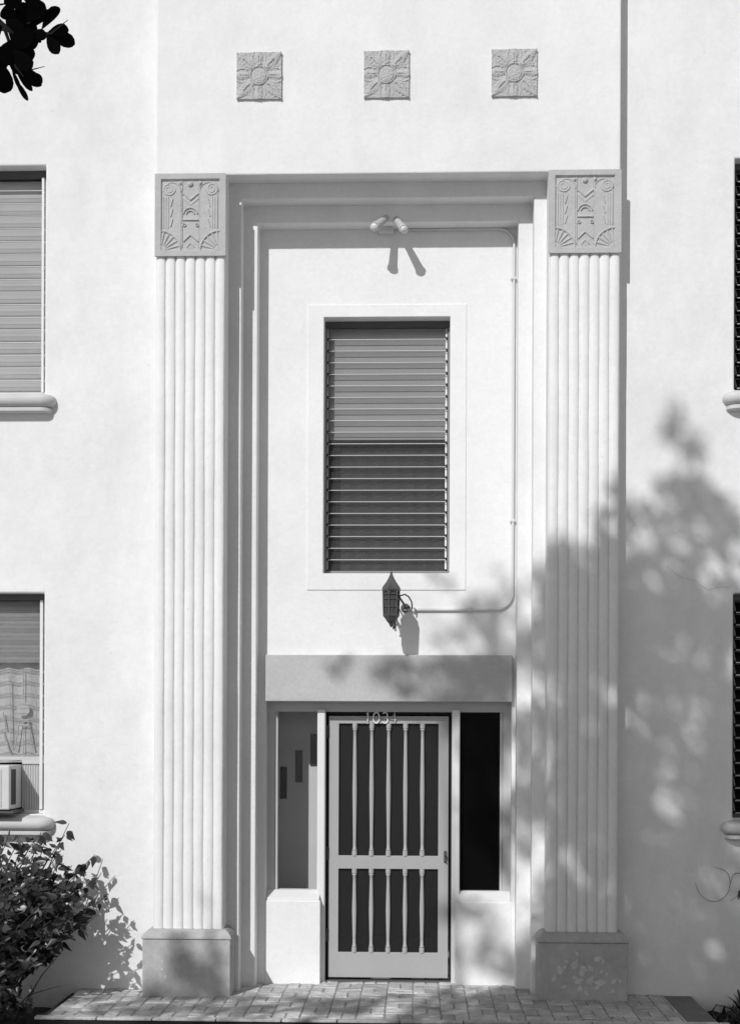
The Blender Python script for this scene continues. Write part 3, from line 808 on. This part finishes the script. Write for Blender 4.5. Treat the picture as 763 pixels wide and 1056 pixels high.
for (px, py, yy) in targets:
    T = P(px+rs.uniform(-3, 3), py+rs.uniform(-3, 3), yy)
    B = sb0+Vector((rs.uniform(-.22, .22), rs.uniform(-.08, .08), 0))
    mid = B.lerp(T, .5)+Vector((rs.uniform(-.05, .05)-.10*(T.x-B.x), rs.uniform(-.05, .05), .10))
    pts = []
    for k in range(11):
        t = k/10; pts.append(B*(1-t)**2+mid*2*t*(1-t)+T*t*t+Vector((rs.uniform(-1, 1), rs.uniform(-1, 1), rs.uniform(-1, 1)))*.008)
    st.tube(pts, .010, 5, r1=.0025)
    nl = 17
    for k in range(nl):
        t = .42+.58*k/(nl-1); i = min(int(t*10), 9); p = pts[i].lerp(pts[i+1], t*10-i)
        out = Vector((rs.uniform(-1, 1), rs.uniform(-.6, .4), rs.uniform(-.9, .35)))
        ll = rs.choice((rs.uniform(.04, .07), rs.uniform(.065, .105)))
        add_leaf(V, Fc, p+out.normalized()*.012, out, Vector((rs.uniform(-.8, .8), -.8, rs.uniform(-.1, .9))), ll, ll*rs.uniform(.42, .62), fold=rs.uniform(.1, .4), droop=rs.uniform(0, .4))
    for k in range(4):
        t = rs.uniform(.4, .9); i = int(t*10); p = pts[i]
        tip = p+Vector((rs.uniform(-.14, .14), rs.uniform(-.10, .08), rs.uniform(-.04, .13)))
        st.tube([p, p.lerp(tip, .5)+Vector((0, 0, .01)), tip], .004, 4, r1=.002)
        for q in range(5):
            c = p.lerp(tip, .3+.7*q/4); out = Vector((rs.uniform(-1, 1), rs.uniform(-1, .6), rs.uniform(-.6, .4))); ll = rs.uniform(.04, .095)
            add_leaf(V, Fc, c, out, Vector((rs.uniform(-.8, .8), -.8, rs.uniform(-.1, .9))), ll, ll*rs.uniform(.42, .62), fold=rs.uniform(.1, .4), droop=rs.uniform(0, .4))
mesh_obj('foliage', V, Fc, M['bush'], sh, so)
for k in range(16):     # bare lower stems
    B = sb0+Vector((rs.uniform(-.3, .35), rs.uniform(-.15, .1), 0)); T = B+Vector((rs.uniform(-.3, .5), rs.uniform(-.2, .1), rs.uniform(.2, .55)))
    st.tube([B, B.lerp(T, .5)+Vector((rs.uniform(-.07, .07), 0, .06)), T], .006, 5, r1=.002)
st.build('stems', M['stem'], sh, loc=so, smooth=True)

# right: climbing vine on the wall and low tufts
v0 = P(775, 930, .10); vn = empty('vine', v0); vo = -v0
tag(vn, 'thin bare vine curling over the shaded wall under the lower right window', 'vine')
b = MB()
def curve(pts, y, n=5):
    q = [P(x, yy, y) for x, yy in pts]; out = []
    for i in range(len(q)-1):
        a, bq, c, d = q[max(i-1, 0)], q[i], q[i+1], q[min(i+2, len(q)-1)]
        for k in range(n):
            t = k/n
            out.append(.5*((2*bq)+(c-a)*t+(2*a-5*bq+4*c-d)*t*t+(3*bq-a-3*c+d)*t**3))
    return out+[q[-1]]
b.tube(curve([(778,935),(768,905),(757,902),(753,912),(750,922),(742,929),(733,930),(724,925),(719,917),(717,911)], .135), .0026, 6, r1=.0014)
b.tube(curve([(753,912),(751,902),(745,897),(737,895)], .14), .0022, 6, r1=.0015)
b.tube(curve([(778,925),(766,922),(758,926),(753,930)], .13), .0022, 6, r1=.0015)
b.build('stem', M['vine'], vn, loc=vo, smooth=True)
V, Fc = [], []
for (px, py, dx, dz, L) in [(765,918,-.4,-.8,.08),(770,890,-1,-.1,.05),(770,875,-1,-.2,.05),(775,905,-.5,.6,.1)]:
    add_leaf(V, Fc, P(px, py, .11), Vector((dx, -.3, dz)), Vector((0, -1, .3)), L, L*.5)
mesh_obj('leaves', V, Fc, M['plant'], vn, vo)
tl = ['dark spiky tuft beside the right border of the brick landing', 'dark spiky tuft close to the wall at the right edge of the frame', 'tall dark tuft in the bottom right corner',
      'low dark tuft at the bottom right edge, nearest the camera', 'small dark tuft against the wall, right of the others']
for i, (px, py, yy, hh) in enumerate([(731, 1047, -.18, .07), (751, 1032, .0, .06), (766, 1044, -.2, .14), (748, 1060, -.50, .10), (769, 1024, .04, .16)]):
    B = P(px, py, yy); B.z = -.13
    pl = empty('tuft_plant', B); tag(pl, tl[i], 'plant', 'low tufts in the bed right of the landing')
    V, Fc = [], []; rs = random.Random(30+i)
    for k in range(16):
        a = rs.uniform(0, 6.283); el = rs.uniform(.3, 1.4); L = (hh+.07)*rs.uniform(.6, 1.1)
        add_leaf(V, Fc, Vector((rs.uniform(-.05, .05), rs.uniform(-.04, .04), 0)), Vector((math.cos(a)*math.cos(el), math.sin(a)*math.cos(el), math.sin(el))), Vector((0, 0, 1)), L, L*.2, .3, .3)
    mesh_obj('blades', V, Fc, M['plant'], pl)

# ================================================================== SHADE TREE (trunk and crown behind the camera, one low branch hanging into view)
TB = Vector((-4.2, -10.6, -.19))
tr = empty('shade_tree', TB); to = -TB
tag(tr, 'tree whose dark leafy branch hangs into the upper left corner', 'tree')
pos = []
def clump(X, Z, r, layers, t0=7.4, t1=11.6, size=.012):
    n = int(layers*math.pi*r*r/size)
    for _ in range(n):
        a = rng.uniform(0, 6.283); q = r*math.sqrt(rng.uniform()); t = rng.uniform(t0, t1)
        pos.append((X+q*math.cos(a), Z+q*math.sin(a), t))
def px2(px, py, y=.0):
    p = P(px, py, y); return p.x-SUN.x*y, p.z+(-SUN.z)*y
def blob(px, py, r, layers, y=.0): clump(*px2(px, py, y), r*.0069, layers)
# big body of shade low on the right
for X in np.arange(1.45, 5.2, .34):
    for Z in np.arange(-3.2, 2.75, .34):
        clump(X+rng.uniform(-.1, .1), Z+rng.uniform(-.1, .1), .30, 1.6 if X < 1.75 else 2.5, *((9.5, 12.5) if Z < -.6 else (7.4, 11.6)))
for X in np.arange(3.05, 5.2, .4):
    for Z in np.arange(2.7, 3.9, .4):
        if rng.uniform() < .75: clump(X, Z, .30, 2.2)
W_ = WY
for (px, py, r, l) in [(690,430,14,2.6),(697,447,13,2.6),(712,465,15,2.6),(722,545,42,3.2),(690,525,26,2.6),(705,500,18,1.8),(664,550,24,2.4),(652,525,14,1.2),(718,508,18,2.2),(755,552,18,2.0),(742,522,16,1.6),(700,605,40,3),(660,610,34,3),(740,625,34,3),(672,585,22,2.2),(650,640,40,3),(760,600,20,2)]:
    blob(px, py, r, l, W_)
for (px, py, r, l) in [(572,590,30,2.6),(580,620,36,3),(610,590,26,2.2),(630,560,16,1.6),(625,535,16,1.4),(635,505,12,1.2),(612,545,10,.9),(605,620,36,3),(575,575,14,2),(592,568,10,1.5),(555,640,22,2),(575,660,40,3),(600,670,40,3),(630,640,40,3),(630,690,26,2.5),(575,720,40,3),(610,780,46,3),(570,780,44,3),(590,840,40,2.6),(625,840,36,2.6),(600,930,44,2.4),(570,940,20,1.4),(620,980,40,3),(590,1000,40,3),(560,1000,22,1.6),(625,1030,40,3)]:
    blob(px, py, r, l, 0)
for (px, py, r, l) in [(543,602,16,2.2),(538,650,22,2.6),(536,680,18,2.2),(541,740,22,2.8),(540,790,28,3),(538,840,26,2.6),(540,870,16,1.6),(536,985,20,2.2),(548,1015,18,2),(528,760,18,2.4),(528,820,18,2.2)]:
    blob(px, py, r, l, .25)
for (px, py, r, l) in [(450,592,16,.8),(470,606,14,.8),(505,585,16,1.0),(520,604,18,1.4),(490,640,24,1.6),(522,645,24,2.0),(466,657,18,1.4),(446,640,12,.6),(505,668,20,2.0),(440,668,14,1.0)]:
    blob(px, py, r, l, .47)
for (px, py, r, l) in [(343,690,13,1.3),(362,688,12,.9),(382,688,14,1.5),(408,690,18,2.0),(425,703,18,2.2),(410,716,16,1.8),(462,688,18,2.5),(470,712,20,3),(490,695,24,3),(515,700,26,3),(445,690,12,1.8),(500,720,22,3),(442,718,10,1.2),(525,680,18,2.5)]:
    blob(px, py, r, l, .42)
for (px, py, r, l) in [(500,760,30,2.4),(490,810,26,2),(505,850,24,2),(455,745,16,2.2),(462,780,10,1.2),(455,932,13,2.4),(478,935,15,2.0),(500,948,15,1.6),(512,972,18,2.2),(475,985,15,1.8),(496,985,14,1.6),(522,1000,18,2.2),(520,900,12,1.4),(512,880,12,1.5)]:
    blob(px, py, r, l, .5)
# mottled shade over the landing and the foot of the left pilaster
for (px, py, r, l) in [(200,1000,24,2.2),(186,985,15,2.0),(198,1005,18,2.4),(214,1015,18,2.4),(220,985,12,1.8),(222,960,12,1.6),(205,935,13,1.2),(195,1024,18,2.2),(160,1026,12,1.6),(190,958,10,1.0),(235,1000,10,1.2)]:
    blob(px, py, r, l, -.06)
for X in np.arange(-2.6, 2.4, .17):
    for Zq in np.arange(-.72, -.02, .12):
        if rng.uniform() < .42: clump(X+rng.uniform(-.08, .08), Zq+rng.uniform(-.05, .05), .11, 2.4, 7.6, 10.0)
for X in np.arange(-3.6, 4.0, .36):
    for Zq in np.arange(-2.4, -.72, .36):
        if rng.uniform() < .85: clump(X, Zq, .26, 2.2, 10.0, 13.0)
# gaps that let spots of sun through
gaps = [(664,753,13,W_),(686,797,15,W_),(735,585,16,W_),(703,562,10,W_),(755,690,10,W_),(600,722,7,0),(612,710,8,0),(632,722,10,0),(545,625,8,.25),(541,690,8,.2),(541,712,9,.2),(540,895,13,.25),(541,925,12,.25),(540,950,12,.25),(583,887,9,0),(594,893,8,0),(573,930,8,0),(560,905,9,.1),(612,755,6,0),(480,960,16,.47),(490,1005,18,.47),(515,925,14,.47),(640,1000,9,-.08),(600,985,8,-.08),(655,1010,7,W_),(735,975,9,W_),(690,640,6,W_),(705,690,6,W_),(590,650,5,0),(605,820,5,0)]
G = [(*px2(a, b_, y), r*.0064) for a, b_, r, y in gaps]
pos = [q for q in pos if not any((q[0]-g_[0])**2+(q[1]-g_[1])**2 < g_[2]**2*(.7+.6*rng.uniform()) for g_ in G)]
A_ = np.array(pos); T_ = A_[:, 2]
cen = np.stack([A_[:, 0]-SUN.x*T_, -T_, A_[:, 1]-SUN.z*T_], 1)
# the branch in the corner and the part of the crown that keeps it in the shade
BR = P(25, 45, -5.5)
n = 2600; sft = rng.uniform(1.7, 3.9, n); off = rng.normal(0, .33, (n, 3))
extra = np.array(BR)[None, :]+sft[:, None]*np.array([-SUN.x, -1, -SUN.z])[None, :]+off
cen = np.concatenate([cen, extra])
# filler so that the crown reads as one tree from elsewhere
def leaf_cloud(cen, size):
    n = len(cen); d = rng.normal(0, 1, (n, 3)); d /= np.linalg.norm(d, axis=1)[:, None]
    e = rng.normal(0, 1, (n, 3)); e -= (e*d).sum(1)[:, None]*d; e /= np.linalg.norm(e, axis=1)[:, None]
    s_ = size*rng.uniform(.7, 1.3, n)[:, None]
    p = [cen-d*s_*.9, cen+e*s_*.42, cen+d*s_*.9, cen-e*s_*.42]
    V_ = np.stack(p, 1).reshape(-1, 3)
    me = bpy.data.meshes.new('crown'); me.vertices.add(4*n); me.vertices.foreach_set('co', V_.ravel())
    me.loops.add(4*n); me.loops.foreach_set('vertex_index', np.arange(4*n, dtype=np.int32))
    me.polygons.add(n); me.polygons.foreach_set('loop_start', np.arange(0, 4*n, 4, dtype=np.int32)); me.polygons.foreach_set('loop_total', np.full(n, 4, dtype=np.int32))
    me.update(calc_edges=True); return me
me = leaf_cloud(cen-np.array(TB)[None, :], .115); me.materials.append(M['leaf'])
o = bpy.data.objects.new('crown', me); C.objects.link(o); o.parent = tr
print('crown leaves', len(cen))
tk = MB()
top = TB+Vector((.7, .6, 6.6))
tk.tube([TB, TB+Vector((.05, 0, 1.2)), TB+Vector((.2, .05, 3.5)), TB+Vector((.35, .05, 5.5)), top], .30, 12, r1=.17)
rs = random.Random(4)
for k in range(16):
    tgt = Vector(cen[rs.randrange(len(pos))]); a = TB.lerp(top, rs.uniform(.6, 1))
    m_ = a.lerp(tgt, .5)+Vector((rs.uniform(-.4, .4), rs.uniform(-.4, .4), .5))
    tk.tube([a, a.lerp(m_, .6)+Vector((0, 0, .15)), m_, m_.lerp(tgt, .6), tgt], .085, 7, r1=.012)
a = TB+Vector((.38, .1, 4.8)); e = Vector(BR)+Vector((-.35, -.3, .25))
tk.tube([a, a.lerp(e, .3)+Vector((0, 0, .7)), a.lerp(e, .65)+Vector((-.3, 0, .75)), a.lerp(e, .9)+Vector((-.2, 0, .3)), e, Vector(BR)], .07, 8, r1=.006)
tk.build('trunk', M['bark'], tr, loc=to, smooth=True)
V, Fc = [], []
def bleaf(b0, b1, w, dy=0.0, cup=.15):
    """broad round-ended leaf from base pixel to tip pixel, w = width in pixels"""
    A = P(*b0, -5.5+dy); B = P(*b1, -5.5+dy+rs.uniform(-.03, .03)); d = B-A; L = d.length; d.normalize()
    sd = d.cross(Vector((rs.uniform(-.3, .3), -1, rs.uniform(-.2, .2)))).normalized(); n = sd.cross(d); W = w*.0031
    prof = [(0, .06), (.12, .28), (.3, .62), (.5, .9), (.7, 1.0), (.85, .88), (.95, .55), (1.0, .12)]
    o = len(V)
    for t, ww in prof:
        p = A+d*L*t-n*.08*L*t*t
        V.extend([p, p+sd*W*.5*ww+n*cup*W*ww, p-sd*W*.5*ww+n*cup*W*ww])
    for i in range(len(prof)-1):
        q = o+3*i; r_ = q+3; Fc.append((q, r_, r_+1, q+1)); Fc.append((q, q+2, r_+2, r_))
for (b0, b1, w) in [((47,34),(77,44),16),((49,33),(70,30),14),((48,36),(60,54),13),((43,30),(60,5),13),((28,22),(45,2),22),((30,30),(49,8),20),((20,30),(30,2),24),((30,35),(48,36),12),((33,38),(43,42),6),
                    ((22,45),(33,60),14),((14,50),(31,72),18),((16,66),(42,87),14),((25,75),(44,84),12),((14,66),(32,92),8),((15,80),(28,102),6),((12,70),(20,90),5),((4,68),(4,95),20),((-2,60),(10,92),14),
                    ((12,40),(6,66),22),((20,40),(12,62),20),((30,25),(10,40),26),((35,28),(18,48),22),((26,40),(28,62),18),((18,20),(2,8),18),((36,20),(26,44),20),((10,52),(-6,70),20),((8,60),(24,72),18),((40,34),(30,50),14),((2,26),(-12,36),16),((22,10),(10,-8),22),((40,8),(30,-12),20),((14,14),(34,18),22),((6,20),(22,34),18)]:
    bleaf(b0, b1, w, rs.uniform(-.10, .10))
mesh_obj('branch_leaves', V, Fc, M['nearleaf'], tr, to)
tw = MB()
def tp(pts, r, r1):
    tw.tube([P(x, y, -5.5) for x, y in pts], r, 6, r1=r1)
tp([(-40,20),(-5,28),(20,32),(40,32),(52,34),(70,20)], .009, .0012)
tp([(5,30),(12,50),(16,68),(24,78)], .006, .002); tp([(24,30),(36,14)], .005, .002); tp([(18,70),(34,71),(46,68)], .003, .001); tp([(-20,10),(0,4),(10,3)], .004, .002)
tw.build('twig', M['bark'], tr, loc=to, smooth=True)

# ================================================================== LIGHT, SKY, CAMERA
sun = bpy.data.lights.new('sun', 'SUN'); sun.energy = 2.95; sun.angle = R(.53); sun.color = (1, 1, 1)
so_ = bpy.data.objects.new('sun', sun); C.objects.link(so_); so_.rotation_euler = SUN.to_track_quat('-Z', 'Y').to_euler(); so_.location = (-8, -18, 16)
wd = bpy.data.worlds.new('World'); bpy.context.scene.world = wd; wd.use_nodes = True
nt = wd.node_tree; bg = nt.nodes['Background']
sky = nt.nodes.new('ShaderNodeTexSky'); sky.sky_type = 'NISHITA'; sky.sun_disc = False
sky.sun_elevation = math.asin(-SUN.normalized().z); sky.sun_rotation = math.atan2(-SUN.x, -SUN.y)
bw = nt.nodes.new('ShaderNodeRGBToBW'); nt.links.new(sky.outputs[0], bw.inputs[0]); nt.links.new(bw.outputs[0], bg.inputs[0])
bg.inputs[1].default_value = .074

cam = bpy.data.cameras.new('camera'); co_ = bpy.data.objects.new('camera', cam); C.objects.link(co_)
cam.sensor_fit = 'HORIZONTAL'; cam.sensor_width = 36; cam.lens = F/763*36; cam.clip_end = 1500; cam.clip_start = .05
cam.shift_y = (H0-CY)/763; cam.shift_x = 0
cy_, sy_ = math.cos(YAW), math.sin(YAW); c_, s_ = math.cos(ROLL), math.sin(ROLL)
right = Vector((cy_, sy_, 0)); up = Vector((0, 0, 1)); fwd = Vector((-sy_, cy_, 0))
# pixel axes (u,v) -> world: right*(u c - v s) + up*(u s + v c)
rx = right*c_+up*s_; ux = right*(-s_)+up*c_
m = Matrix((rx, ux, -fwd)).transposed().to_4x4(); m.translation = (CAMX, -DIST, CAMZ)
co_.matrix_world = m
sc = bpy.context.scene; sc.camera = co_
sc.view_settings.view_transform = 'Standard'; sc.view_settings.look = 'None'; sc.view_settings.gamma = 1; sc.view_settings.exposure = 0.1
sc.cycles.max_bounces = 8; sc.cycles.transparent_max_bounces = 16
